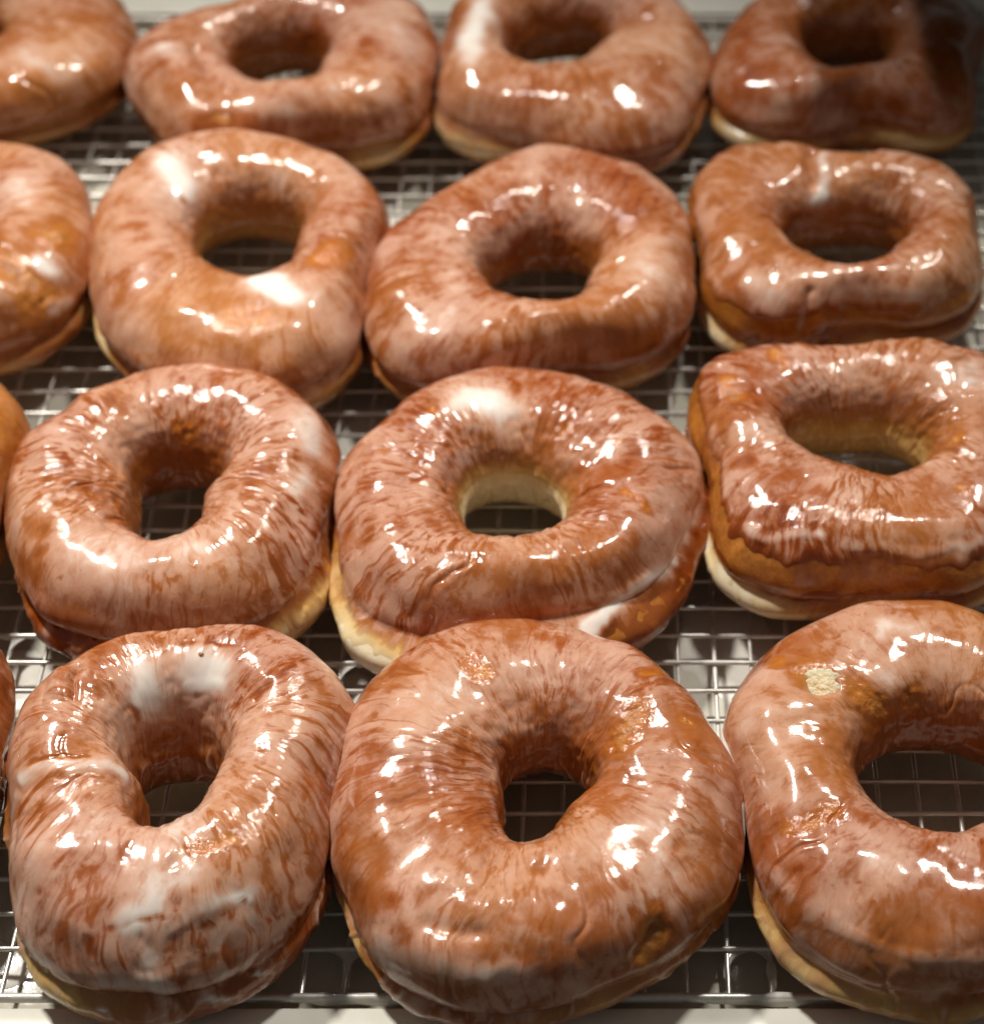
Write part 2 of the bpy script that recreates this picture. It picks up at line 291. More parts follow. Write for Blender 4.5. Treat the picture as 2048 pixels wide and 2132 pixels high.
FEAT = {
 'A': [["P",0.55,0.366,[[2.055,2.042],[1.99,2.474]]],["P",0.5,0.394,[[1.374,1.963],[1.244,2.042]]],["P",0.3,0.146,[[1.453,2.317],[1.126,2.278]]],["P",0.6,0.162,[[3.312,0.864],[3.796,2.513]]],["P",0.25,0.089,[[3.364,0.589],[3.744,1.374]]],["P",0.3,0.146,[[1.139,2.827],[0.759,2.906]]],["P",0.3,0.215,[[5.013,1.257],[4.791,1.296]]],["P",0.5,0.246,[[4.791,0.982],[4.673,0.825]]],["P",0.38,0.161,[[5.288,0.707],[4.987,0.903],[4.804,0.628],[4.765,0.314]]],["P",0.4,0.171,[[5.21,6.205],[4.935,6.244],[4.568,0.196]]],["P",0.3,0.215,[[4.385,0.118],[4.294,0.314]]],["B",-0.5,0.08,[[3.299,1.1],[3.508,1.924]]],["B",-0.5,0.11,[[3.181,1.571],[3.416,1.492]]],["B",-0.45,0.154,[[4.581,1.767],[4.581,1.61]]],["R",-0.55,0.17,[[5.079,1.571],[5.288,1.374]]],["B",-0.4,0.088,[[5.629,1.217],[5.629,1.217]]],["B",-0.4,0.141,[[6.178,1.689],[6.178,1.689]]],["B",-0.4,0.12,[[4.15,0.746],[4.15,0.825]]],["B",-0.4,0.167,[[4.909,0.196],[5.027,0.236]]],["B",-0.4,0.133,[[4.49,0.511],[4.516,0.432]]],["B",-0.25,0.136,[[4.097,1.374],[4.241,1.571]]],["B",-0.4,0.136,[[2.317,2.474],[2.238,2.631]]],["B",-0.4,0.135,[[0.654,1.728],[0.615,1.963]]],["B",-0.4,0.114,[[0.812,2.317],[0.812,2.317]]],["B",-0.3,0.127,[[1.61,1.61],[1.086,1.571]]],["B",-0.3,0.057,[[4.883,0.942],[4.568,0.707]]],["B",-0.35,0.066,[[5.249,0.668],[4.896,0.668]]],["B",-0.3,0.135,[[2.382,1.767],[2.539,2.003]]],["L",0.13,0.31,[[2.513,1.335],[2.683,1.532]]],["L",-0.12,0.113,[[2.409,1.453],[2.697,1.767]]],["K",0.0,0.068,[[1.401,1.885],[1.401,1.885]]]],
 'B': [["R",-0.5,0.254,[[2.042,1.571],[2.042,1.767]]],["R",-0.55,0.358,[[0.55,1.767],[0.34,2.16]]],["R",-0.4,0.2,[[0.825,1.139],[0.798,0.628]]],["R",-0.45,0.21,[[0.353,1.139],[0.353,1.139]]],["R",-0.75,0.437,[[5.354,0.511],[5.262,0.314]]],["B",-0.5,0.197,[[4.778,1.767],[4.778,1.767]]],["B",-0.3,0.194,[[4.896,1.414],[4.948,1.257]]],["B",-0.4,0.147,[[5.707,1.1],[5.707,1.1]]],["P",0.3,0.264,[[3.639,1.571],[3.613,1.257]]],["P",0.55,0.212,[[4.071,0.314],[4.333,0.55],[4.725,0.55]]],["P",0.3,0.162,[[4.686,1.06],[4.778,0.903]]],["P",0.25,0.279,[[5.157,0.353],[4.817,0.236]]],["P",0.4,0.209,[[2.055,0.746],[2.055,0.746]]],["P",0.25,0.185,[[5.21,1.1],[5.21,1.1]]],["P",0.3,0.123,[[0.772,3.063],[0.432,3.142]]],["P",0.35,0.152,[[3.56,2.592],[3.835,2.67]]],["B",-0.18,0.227,[[2.998,1.1],[3.233,1.963]]],["B",-0.22,0.34,[[3.757,1.021],[3.757,1.021]]],["B",-0.2,0.309,[[3.809,0.432],[3.992,0.825]]],["B",-0.3,0.112,[[2.566,1.1],[2.566,1.1]]],["B",-0.3,0.1,[[2.474,2.121],[2.474,2.121]]],["B",-0.35,0.11,[[2.919,2.121],[2.919,2.121]]],["L",-0.16,0.308,[[5.354,0.511],[5.262,0.314]]],["L",-0.1,0.304,[[4.241,0.903],[4.49,1.021]]]],
 'C': [["R",-0.55,0.481,[[2.435,1.571],[2.435,1.571]]],["R",-0.5,0.272,[[2.435,1.06],[2.435,1.06]]],["R",-0.5,0.353,[[2.343,2.199],[2.251,2.474]]],["R",-0.5,0.29,[[1.833,2.553],[1.833,2.553]]],["P",0.4,0.271,[[2.055,2.121],[1.833,2.081]]],["P",0.5,0.262,[[1.767,1.492],[1.597,1.532]]],["P",0.2,0.713,[[1.348,1.846],[1.348,1.846]]],["R",-0.4,0.253,[[3.704,1.06],[3.783,1.649]]],["B",-0.22,0.295,[[3.953,1.139],[4.019,0.785]]],["P",0.3,0.148,[[3.835,0.511],[4.019,0.628]]],["P",0.45,0.139,[[4.241,0.628],[4.581,0.511],[4.883,0.511]]],["P",0.3,0.069,[[4.66,6.244],[4.765,0.196]]],["P",0.15,0.524,[[4.163,1.492],[4.647,1.335]]],["P",0.15,0.434,[[3.43,1.335],[3.181,1.257]]],["L",-0.32,0.472,[[2.5,1.728],[2.5,1.728]]],["X",0.0,0.396,[[2.487,1.728],[2.487,1.728]]]],
 'D': [["R",-0.5,0.352,[[1.505,2.553],[1.505,2.553]]],["B",-0.5,0.289,[[3.718,0.864],[3.822,1.217]]],["B",-0.4,0.191,[[3.979,0.942],[3.979,0.942]]],["B",-0.45,0.239,[[3.6,2.042],[3.6,2.042]]],["B",-0.3,0.268,[[3.299,1.492],[3.299,1.492]]],["B",-0.4,0.181,[[6.152,1.571],[5.746,1.649]]],["B",-0.4,0.143,[[0.249,1.296],[0.249,1.296]]],["B",-0.4,0.143,[[0.105,1.1],[0.105,1.1]]],["B",-0.4,0.122,[[4.398,1.532],[4.398,1.532]]],["P",0.3,0.245,[[0.524,0.864],[0.249,0.903]]],["P",0.35,0.199,[[6.048,0.982],[6.231,0.746]]],["P",0.2,0.191,[[5.013,1.571],[5.275,1.492]]],["P",0.3,0.128,[[6.165,2.16],[6.165,2.16]]],["B",-0.3,0.175,[[2.212,1.61],[2.16,1.924]]],["B",-0.35,0.154,[[5.956,1.257],[5.956,1.257]]],["B",-0.3,0.177,[[5.262,1.532],[5.262,1.532]]]],
 'E': [["P",0.6,0.363,[[2.094,1.571],[1.689,1.885]]],["P",0.4,0.28,[[2.225,1.728],[1.78,2.16]]],["P",0.42,0.276,[[2.356,2.474],[2.605,2.513]]],["B",-0.38,0.129,[[1.662,1.335],[1.558,1.728]]],["B",-0.45,0.119,[[1.361,1.296],[1.361,1.296]]],["R",-0.5,0.128,[[2.317,1.532],[2.317,1.532]]],["R",-0.45,0.195,[[2.827,1.374],[2.827,1.374]]],["B",-0.4,0.114,[[2.841,1.767],[2.867,2.003]]],["B",-0.45,0.124,[[3.129,1.806],[3.115,2.003]]],["B",-0.4,0.11,[[3.744,1.374],[3.744,1.374]]],["B",-0.35,0.1,[[3.534,0.982],[3.534,0.982]]],["R",-0.45,0.22,[[0.956,2.042],[0.956,2.042]]],["R",-0.45,0.138,[[0.471,1.728],[0.471,1.728]]],["R",-0.4,0.184,[[6.061,1.689],[5.943,1.217]]],["B",-0.3,0.262,[[5.341,1.571],[5.341,1.571]]],["B",-0.3,0.195,[[5.105,1.374],[5.105,1.374]]],["P",0.9,0.196,[[5.812,0.079],[5.485,0.275],[5.157,0.079]]],["P",0.4,0.102,[[6.152,0.196],[5.995,0.039]]],["B",-0.25,0.108,[[4.294,1.649],[4.464,1.61]]]],
 'F': [["R",-0.3,0.236,[[2.238,1.453],[2.291,1.767]]],["R",-0.5,0.269,[[2.71,1.335],[2.841,1.571]]],["R",-0.5,0.228,[[6.021,2.042],[6.021,2.042]]],["R",-0.45,0.186,[[5.459,1.532],[5.459,1.532]]],["B",-0.22,0.157,[[3.024,1.021],[3.024,1.021]]],["B",-0.45,0.27,[[3.534,1.217],[3.534,1.217]]],["P",0.3,0.194,[[3.063,0.707],[3.063,0.707]]],["P",0.3,0.251,[[3.207,1.414],[3.207,1.414]]],["P",0.3,0.198,[[0.72,2.631],[0.733,2.788]]],["P",0.35,0.226,[[5.603,2.199],[5.603,2.199]]],["P",0.25,0.211,[[4.581,1.649],[4.634,1.453]]],["P",0.2,0.168,[[3.822,1.217],[3.822,1.217]]],["B",-0.6,0.178,[[0.157,2.945],[0.157,2.945]]],["P",0.55,0.122,[[3.848,0.589],[4.346,0.982]]],["P",0.35,0.105,[[4.503,0.785],[4.948,0.707],[5.315,0.746]]]],
 'I': [["P",0.6,0.481,[[2.304,1.61],[2.448,2.238]]],["P",0.35,0.317,[[1.034,1.689],[1.165,2.278]]],["P",0.85,0.425,[[5.0,2.042],[5.157,1.571]]],["P",0.3,0.326,[[5.393,1.335],[5.393,1.335]]],["R",-0.5,0.461,[[5.668,1.532],[5.851,1.296]]],["B",-0.28,0.225,[[3.259,1.257],[3.286,1.649]]],["B",-0.4,0.148,[[2.67,2.317],[2.67,2.317]]],["R",-0.2,0.536,[[4.83,1.335],[4.987,1.374]]],["B",-0.2,0.458,[[4.32,1.06],[4.477,0.825]]]],
 'J': [["B",-0.3,0.373,[[3.652,0.864],[3.796,0.785]]],["P",0.3,0.44,[[5.773,1.61],[5.799,1.492]]],["P",0.2,0.408,[[3.875,1.767],[3.718,1.806]]],["B",-0.25,0.496,[[1.008,1.61],[0.864,1.571]]],["B",-0.3,0.404,[[2.33,0.746],[2.068,0.746]]],["B",-0.3,0.357,[[0.432,2.238],[0.432,2.238]]],["B",-0.3,0.339,[[5.04,0.707],[5.197,0.55]]]],
 'K': [["P",0.6,0.328,[[4.071,1.021],[4.267,0.589]]],["P",0.6,0.331,[[4.948,0.471],[5.223,0.393]]],["B",-0.45,0.3,[[3.901,0.746],[3.901,0.746]]],["P",0.7,0.15,[[1.676,1.532],[1.806,2.16],[2.068,2.631]]],["P",0.4,0.4,[[2.16,2.788],[2.16,2.788]]],["P",0.35,0.299,[[0.641,2.67],[0.511,2.749]]],["P",0.25,0.219,[[4.058,1.649],[4.241,1.453]]],["L",-0.3,0.283,[[1.715,1.178],[2.003,2.278]]],["L",-0.16,0.267,[[4.437,0.982],[4.477,0.196]]],["B",-0.6,0.266,[[3.992,0.275],[4.398,0.236]]],["B",-0.6,0.318,[[4.752,0.079],[5.393,0.0]]]],
 'M': [["P",0.45,0.302,[[3.259,1.414],[3.534,1.414]]],["B",-0.5,0.389,[[4.228,0.785],[4.346,0.825]]],["P",0.3,0.209,[[4.411,1.139],[4.909,0.746]]],["P",0.3,0.522,[[3.757,0.511],[4.019,0.903]]],["L",-0.22,0.349,[[3.325,1.924],[4.28,1.61]]],["L",0.1,0.526,[[3.482,1.257],[3.888,1.217]]]],
 'N': [["P",0.9,0.426,[[2.644,1.61],[3.783,1.453]]],["B",-0.25,0.402,[[2.814,0.942],[2.958,1.139]]],["P",0.2,0.537,[[6.048,2.003],[5.851,1.492]]]],
 'O': [["P",0.15,0.532,[[5.642,1.885],[5.092,1.649]]],["B",-0.25,0.422,[[3.77,0.942],[3.979,0.746]]]],
 'L': [["P",0.25,0.5,[[5.432,1.532],[5.603,1.335]]],["B",-0.4,0.428,[[5.38,0.628],[5.511,0.353]]],["P",0.2,0.433,[[6.074,1.374],[5.917,1.139]]]],
 'H': [["B",-0.6,0.525,[[6.008,1.06],[6.165,0.942]]],["B",-0.6,0.431,[[5.576,1.257],[5.511,0.864]]],["B",-0.55,0.354,[[5.603,0.825],[5.603,0.825]]],["P",0.7,0.284,[[5.733,1.021],[5.72,0.746]]],["P",0.6,0.266,[[5.445,1.06],[5.459,0.785]]],["P",0.8,0.24,[[5.72,0.0],[5.72,6.165]]],["P",0.7,0.19,[[5.445,6.165],[5.445,6.126]]],["P",0.2,0.643,[[0.511,1.61],[6.087,1.492]]],["R",-0.6,0.484,[[5.995,1.1],[6.126,0.864]]],["R",-0.55,0.55,[[5.576,1.296],[5.589,0.785]]],["R",-0.5,0.474,[[5.459,0.432],[5.642,0.393]]],["P",0.7,0.206,[[5.642,0.236],[5.616,0.118]]]],
 'G': [["B",-0.8,1.087,[[0.118,1.06],[0.131,0.668]]]],
}
# cover, streak strength, glaze edge height (share of thickness), pale band strength, gold, lower film, seed
STYLE = {
 'A': (0.69, 0.85, .50, .25, .15, .75, 1.0), 'B': (0.535, 0.6, .40, .25, .22, .75, 2.0), 'C': (0.52, 0.2, .45, .75, .18, .6, 3.0),
 'D': (0.63, 0.95, .52, .55, .25, .7, 4.0), 'E': (0.59, 0.75, .52, 1.0, .12, .35, 5.0), 'F': (0.6, 1.25, .78, .85, .15, .35, 6.0),
 'G': (.40, .3, .5, .5, 1.0, .5, 7.0), 'H': (0.6, 0.6, .56, .55, .5, .3, 8.0), 'I': (0.62, 0.6, .46, .6, .4, .4, 9.0),
 'J': (0.56, 0.85, .50, .25, .2, .5, 10.0), 'K': (0.56, 0.9, .70, .6, .3, .3, 11.0), 'L': (0.6, 0.4, .5, .5, .55, .4, 12.0),
 'M': (0.6, 0.6, .44, .5, .2, .4, 13.0), 'N': (0.55, 0.45, .40, .8, .3, .3, 14.0), 'O': (.46, 0.4, .42, .9, .25, .2, 15.0),
 'S': (.50, 0.5, .5, .3, .3, .6, 16.0)}
LABEL = {
 'A': 'thickly iced doughnut with white swirls and a small bubble, front row left',
 'B': 'big brown mottled doughnut in the middle of the front row with a rough amber scar',
 'C': 'front row doughnut with a small pale torn hole, cut by the right edge',
 'D': 'round pinkish doughnut behind the bubble topped one, with fine wrinkles along its front',
 'E': 'doughnut with a broad white icing pool and bright highlights, centre of the second row',
 'F': 'oval wrinkled doughnut with a bare golden side and narrow hole, right end of second row',
 'G': 'sliver of a bare golden doughnut at the left edge, left of the round pinkish one',
 'H': 'ragged doughnut cut by the left edge with craggy amber side and white icing drops',
 'I': 'doughnut with a bright white icing spot in front of its hole, third row',
 'J': 'smooth tan doughnut with a wide round hole, middle of the third row',
 'K': 'squarish doughnut pinched at its back with icing dripping into the hole, third row right',
 'L': 'blurred orange doughnut in the back left corner, cut by the photo edge',
 'M': 'lumpy blurred doughnut with a folded left side, second from left in the back row',
 'N': 'blurred back row doughnut with a long white icing stripe down its left side',
 'O': 'dark glossy doughnut with its right side in deep shadow, back right corner',
 'S': 'dark edge of a doughnut at the lower left, beside the bubble topped one'}
# where the lower half sticks out beyond the crust: direction (degrees), spread, centimetres
RING = {'A': [(-110, 50, .22), (175, 35, .35), (-30, 40, .15)], 'B': [(-150, 45, .18), (-20, 40, .1), (-95, 50, .12)], 'C': [(-125, 50, .35), (-60, 50, .25)],
        'D': [(-45, 45, .5), (-120, 40, .2)], 'E': [(-15, 55, .55), (-122, 40, .55), (-80, 50, .7)], 'F': [(-150, 40, .3), (-80, 60, .1)],
        'I': [(-75, 60, .3), (-150, 40, .15)], 'J': [(-60, 60, .22), (-130, 40, .15)], 'K': [(-140, 40, .3), (-60, 50, .15)], 'L': [(-60, 50, .2)],
        'M': [(-50, 45, .3)], 'N': [(-145, 45, .35), (-60, 50, .2)], 'O': [(-125, 50, .35), (-55, 50, .25)], 'H': [(-50, 50, .25)], 'G': [(-30, 60, .2)]}
# where the pale unfried band shows: direction, spread, strength
PALE = {'A': [(-130, 28, .9), (-165, 30, .5)], 'B': [(-150, 30, .6), (-70, 25, .3)], 'C': [(-125, 34, .75), (-80, 24, .4)], 'D': [(-48, 24, .8)],
        'E': [(-122, 30, 1.2), (-150, 20, .5)], 'F': [(-140, 26, 1.2), (-85, 16, .5), (-55, 16, .35)], 'G': [(-30, 60, .7)], 'H': [(-70, 26, .5), (-12, 14, .9)],
        'I': [(-70, 24, .6), (-145, 20, .6)], 'J': [(-50, 18, .35), (-120, 20, .25)], 'K': [(-140, 22, .9), (-70, 20, .25)], 'L': [(-60, 24, .35)],
        'M': [(-50, 18, .6)], 'N': [(-140, 26, .9), (-45, 20, .35)], 'O': [(-130, 28, .7), (-60, 26, .65)], 'S': [(-40, 30, .4)]}
ZC = {'E': .52, 'D': .48, 'N': .48, 'A': .44, 'F': .46, 'O': .46, 'I': .44}
INNER = {'E': .95, 'F': .55, 'I': .3}
GROUP = 'glazed doughnuts in rows on the rack'

def base_curves(v, NT_):
    th = np.linspace(0, 2 * np.pi, NT_, endpoint=False)
    ro = v[2] + 0 * th; rh = v[5] + 0 * th; i = 9
    for k in range(2, 6): ro = ro + v[i] * np.cos(k * th) + v[i + 1] * np.sin(k * th); i += 2
    for k in range(2, 5): rh = rh + v[i] * np.cos(k * th) + v[i + 1] * np.sin(k * th); i += 2
    O = np.stack([ro * np.cos(th), ro * np.sin(th)], -1)
    I = np.stack([v[3] + rh * np.cos(th), v[4] + rh * np.sin(th)], -1)
    return th, O, I

def seg_dist(P, A, B):
    d = B - A; L = (d * d).sum()
    t = np.zeros(P.shape[:-1]) if L < 1e-9 else np.clip(((P - A) @ d) / L, 0, 1)
    return np.linalg.norm(P - (A + t[..., None] * d), axis=-1)

def doughnut(key):
    v = FIT[key]; cover, wrk, gz, palek, gold, lowfilm, seed = STYLE[key]; lowfilm = min(1.0, lowfilm * 1.3)
    near = key in 'ABCDEFS'
    U, W = (640, 208) if near else (420, 144)
    th, O, I = base_curves(v, U)
    s = np.linspace(0, 2 * np.pi, W, endpoint=False)
    H = v[6]; sh = np.array(v[7:9])
    sg = lambda x, p: np.sign(x) * np.abs(x) ** p
    mid = (O + I) / 2; half = (O - I) / 2
    hw = np.linalg.norm(half, axis=1); nrm = half / hw[:, None]
    # the baker's soft irregularities, in ring space
    c3 = lambda r, k=1.0: np.stack([np.cos(th) * r, np.sin(th) * r, 0 * th + k], -1)
    zc = ZC.get(key, .42) + .05 * noise(c3(1.3), seed + .3)                                 # height of the proof line
    gv = .55 + .9 * np.clip(.5 + noise(c3(1.1), seed + 1.7), 0, 1)            # how deep the crease is
    X = sg(np.cos(s), .92)[None, :]; Zr = (.5 + .5 * sg(np.sin(s), .86))[None, :]
    outer = sstep(-.35, .92, np.cos(s))[None, :]; inner = sstep(-.05, .8, -np.cos(s))[None, :]
    dz = Zr - zc[:, None]
    prof = outer * gv[:, None] * (-.26 * np.exp(-(dz / .045) ** 2) + .07 * np.exp(-((dz - .14) / .09) ** 2) + .04 * np.exp(-((dz + .16) / .1) ** 2))
    for a0, wd, amt in RING.get(key, [(-90, 70, .12)]):
        ang = np.angle(np.exp(1j * (th - math.radians(a0)))) / math.radians(wd)
        prof = prof + outer * (amt * np.exp(-ang ** 2))[:, None] * (.4 - sstep(zc[:, None] - .02, zc[:, None] + .10, Zr))
    prof = prof - inner * .06 * np.exp(-(dz / .07) ** 2)
    xy = mid[:, None] + half[:, None] * X[..., None] + nrm[:, None] * prof[..., None]
    z = np.broadcast_to(H * Zr, xy.shape[:2]).copy()
    xy = xy + sh * (z / H - .5)[..., None]
    P = np.concatenate([xy, z[..., None]], -1)
    base = P.copy()

    def normals(Q):
        du = np.roll(Q, -1, 0) - np.roll(Q, 1, 0); dv = np.roll(Q, -1, 1) - np.roll(Q, 1, 1)
        n = np.cross(du, dv); return n / (np.linalg.norm(n, axis=-1)[..., None] + 1e-12)
    N = normals(P)
    zr = z / H
    topm = sstep(.05, .35, zr)
    arc = (s / (2 * np.pi))[None, :] * (2.6 * (hw.mean() * 2 + H) / 2)
    rm = 3.3
    skv = np.stack([np.broadcast_to((np.cos(th) * rm)[:, None], zr.shape), np.broadcast_to((np.sin(th) * rm)[:, None], zr.shape),
                    np.broadcast_to((np.cos(s) * .54 + np.sin(s) * .38)[None, :], zr.shape)], -1)
    skv = skv + .24 * np.stack([noise(base * .55, seed + 70), noise(base * .55, seed + 71), noise(base * .8, seed + 72) * .5], -1) + .075 * np.stack([noise(base * 1.9, seed + 73), noise(base * 1.9, seed + 74), 0 * zr], -1)
    lump = .14 * noise(base * .34, seed) + .085 * noise(base * .8, seed + 2) + .016 * noise(base * 2.0, seed + 4)
    wmask = np.clip(.35 + 1.2 * noise(np.stack([skv[..., 0] * .45, skv[..., 1] * .45, skv[..., 2] * 1.2], -1), seed + 6), 0, 1) * wrk
    ridge = fbm(skv * np.array([3.2, 3.2, 1.6]), seed + 8, 2)
    disp = lump * topm + .05 * wmask * ridge * sstep(.3, .6, zr)
    fold_n = noise(np.stack([skv[..., 0] * .42, skv[..., 1] * .42, skv[..., 2] * 1.1], -1), seed + 11) + .18 * noise(base * 1.4, seed + 12)
    fold_m = np.clip(noise(base * .33, seed + 13) * 2.2 - .1, 0, 1) * sstep(.25, .5, zr)
    fold_d = -.045 * np.exp(-(fold_n / .05) ** 2) * fold_m + .015 * np.exp(-((np.abs(fold_n) - .12) / .06) ** 2) * fold_m
    fold_d = fold_d + inner * (.05 * fbm(base * 1.5, seed + 14, 3) + .025 * noise(base * 4.0, seed + 15)) * sstep(.1, .4, zr)
    pool = np.zeros_like(zr)
    t = np.zeros_like(zr); rough = np.zeros_like(zr)
    warp = np.stack([noise(base * 1.1, seed + 20), noise(base * 1.1, seed + 21), noise(base * 1.1, seed + 22)], -1) * .17 \
         + np.stack([noise(base * 3.1, seed + 23), noise(base * 3.1, seed + 24), noise(base * 3.1, seed + 25)], -1) * .07
    BW = base + warp
    def at(q):
        i = int(round(q[0] / (2 * np.pi) * U)) % U; j = int(round(q[1] / (2 * np.pi) * W)) % W
        return base[i, j]
    crumbs, bubbles = [], []
    for kind, amt, r, pts in FEAT.get(key, []):
        path = [pts[0]]                                    # follow the surface between the given points
        for a, c in zip(pts[:-1], pts[1:]):
            da = (c[0] - a[0] + math.pi) % (2 * math.pi) - math.pi; ds = (c[1] - a[1] + math.pi) % (2 * math.pi) - math.pi
            m = max(1, int(math.hypot(da * 3.4, ds * 1.7) / .25))
            path += [(a[0] + da * k / m, a[1] + ds * k / m) for k in range(1, m + 1)]
        C = [at((q[0] % (2 * math.pi), q[1] % (2 * math.pi))) for q in path]
        if len(C) == 1: C = C * 2
        src = BW if kind not in 'LX' else base
        d = np.full(zr.shape, 1e9); r = r * (1.5 if kind == 'P' else 1.25 if kind in 'BR' else 1.0)
        for a, b in zip(C[:-1], C[1:]): d = np.minimum(d, seg_dist(src, a, b))
        soft = sstep(1.5, .1, d / r) if kind == 'P' else sstep(1.35, .15, d / r)
        if kind == 'P': pool = np.maximum(pool, soft)
        if kind in 'PB':
            t += (amt * .62 if kind == 'P' else amt) * soft
            disp += (.04 if kind == 'P' else .012) * amt * (sstep(1.4, .4, d / r) if kind == 'P' else sstep(1.25, .3, d / r))
        elif kind == 'R':
            t += amt * soft; rough = np.maximum(rough, soft)
            disp += soft * (.05 * fbm(base * 4.2, seed + 31, 3) - .02 * abs(amt))
        elif kind == 'L':
            disp += amt * np.exp(-(d / (r * .75)) ** 2)
        elif kind == 'X': crumbs.append((C[0], r))
        elif kind == 'K': bubbles.append((C[0], r))
    disp = disp + fold_d * (1 - np.clip(pool * 1.6, 0, 1))
    P = base + N * disp[..., None]
    P[..., 2] = np.maximum(P[..., 2], 0.0)
    N = normals(P)

    # how thick the icing lies
    low = fbm(base * .42, seed + 40, 3)
    edge = gz + .07 * noise(c3(2.2), seed + 41)[:, None] + .05 * noise(c3(7.0), seed + 42)[:, None] + .03 * noise(c3(19.0), seed + 43)[:, None]
    cov = sstep(edge - .035, edge + .06, zr)
    cov = np.where(np.cos(s)[None, :] < 0, sstep(.30, .86, zr + .10 * noise(c3(1.5), seed + 48)[:, None]), cov)
    film = fbm(np.stack([skv[..., 0] * 2.0, skv[..., 1] * 2.0, zr * 2.5], -1), seed + 44, 4)
    tfilm = (.46 * lowfilm + .9 * film * lowfilm - .10) * sstep(.62, .35, zr)
    band = np.exp(-(np.abs(zr - (zc[:, None] - .09)) / (.115 + .06 * noise(c3(2.6), seed + 51)[:, None] + .03 * noise(c3(8.0), seed + 53)[:, None])) ** 3)
    bn = np.zeros(U)
    for a0, wd, amt in PALE.get(key, []):
        bn = np.maximum(bn, amt * np.exp(-(np.angle(np.exp(1j * (th - math.radians(a0)))) / math.radians(wd)) ** 2))
    bn = np.clip(bn * (1 + .5 * noise(c3(2.6), seed + 50)) + .15 * noise(c3(6.0), seed + 52) * (bn > .1), 0, 1.3)
    ib = np.exp(-(np.abs(zr - .40) / .30) ** 3)
    pale = band * bn[:, None] * outer ** .5 + ib * inner ** .5 * INNER.get(key, .12)
    cn = noise(np.stack([skv[..., 0] * .55, skv[..., 1] * .55, zr * 2.2], -1), seed + 46) + .35 * noise(base * 1.3, seed + 47)
    curl = np.exp(-(cn / .05) ** 2) + .7 * np.exp(-((cn - .42) / .05) ** 2)
    tfilm = tfilm + .55 * lowfilm * curl * sstep(.58, .42, zr)
    disp_c = .022 * curl * lowfilm * sstep(.58, .42, zr)
    tfilm = tfilm - .16 * np.clip(pale, 0, 1)
    cov = cov * (1 - np.clip(ib * inner ** .5 * INNER.get(key, 0) * 1.1, 0, 1))
    t = t + cov * (cover + .42 * low) + (1 - cov) * np.maximum(tfilm, -.25)
    t = np.where(rough > .15, np.maximum(t, .02 + .06 * (1 - rough)), t)
    thick = np.clip((t - .03) * .25, -.03, .012) + .05 * np.clip(t, 0, 1.1)
    thick = thick + disp_c * (t > .02)
    f = grid_faces(U, W)
    flat = lambda a: a.reshape(-1)
    lo = sstep(.4, .1, zr) * lowfilm
    sd = np.full(U * W, seed * 3.7)
    root = thing('glazed_doughnut', LABEL[key], 'doughnut', (v[0], v[1], 0), GROUP)
    ta = t.copy()
    new_mesh('dough_ring', P.reshape(-1, 3), f, M_DOUGH, root,
             attrs={'pale': flat(pale), 'seed': sd, 'rg': flat(rough), 'sk': skv.reshape(-1, 3), 'lo': flat(lo)})
    G = P + N * thick[..., None]
    keep = (flat(thick)[f] > -.004).any(1)
    # leave out the part that lies on the wires
    keep &= (flat(zr)[f] > .015).any(1)
    gv_, gf, ga = compact(G.reshape(-1, 3), f[keep], {'t': flat(ta), 'seed': sd, 'rg': flat(rough), 'sk': skv.reshape(-1, 3),
                                                     'wr': flat(wmask), 'pale': flat(pale), 'gold': flat(np.clip(gold + .5 * noise(base * .3, seed + 60), 0, 1))})
    new_mesh('glaze', gv_, gf, M_GLAZE, root, attrs=ga)
    for c, r in crumbs:
        i = np.unravel_index(np.linalg.norm(base - c, axis=-1).argmin(), zr.shape)
        crumb(root, P[i], N[i], r)
    for c, r in bubbles:
        i = np.unravel_index(np.linalg.norm(base - c, axis=-1).argmin(), zr.shape)
        b = ball(r, 20, 12); new_mesh('air_bubble', b[0] * np.array([1, 1, .8]) + G[i], b[1], M_GLAZE, root,
            attrs={'t': np.full(len(b[0]), .75), 'seed': np.full(len(b[0]), 1.), 'sk': b[0]})
    return root

def ball(r, nu, nv):
    u = np.linspace(0, 2 * np.pi, nu, endpoint=False); w = np.linspace(.02, np.pi - .02, nv)
    p = np.stack([np.cos(u)[:, None] * np.sin(w)[None], np.sin(u)[:, None] * np.sin(w)[None], np.broadcast_to(np.cos(w)[None], (nu, nv))], -1)
    return p.reshape(-1, 3) * r, grid_faces(nu, nv, True, False)[:, ::-1]

def crumb(root, c, n, r):
    r = r * 2.1
    nu, nv = 60, 24
    u = np.linspace(0, 2 * np.pi, nu, endpoint=False); q = np.linspace(.01, 1, nv)
    a = np.cross(n, [0, 0, 1.]); a /= np.linalg.norm(a) + 1e-9; b = np.cross(n, a)
    rr = r * (1 + .18 * noise(np.stack([np.cos(u) * 1.5, np.sin(u) * 1.5, 0 * u], -1), 77.) + .08 * noise(np.stack([np.cos(u) * 5, np.sin(u) * 5, 0 * u], -1), 78.))
    R = q[None] * rr[:, None]
    p = c + (a * np.cos(u)[:, None])[:, None] * R[..., None] + (b * np.sin(u)[:, None])[:, None] * R[..., None]
    h = .10 * r / .5 * (1 - q[None] ** 4) - .22 * q[None] ** 6 + .10 * fbm(p * 5.5, 79., 4) * (1 - q[None] ** 8)
    p = p + n * (h + .03)[..., None]
    new_mesh('crumb_patch', p.reshape(-1, 3), grid_faces(nu, nv, True, False), M_CRUMB, root)

for k in 'ABCDEFGHIJKLMNOS':
    doughnut(k)

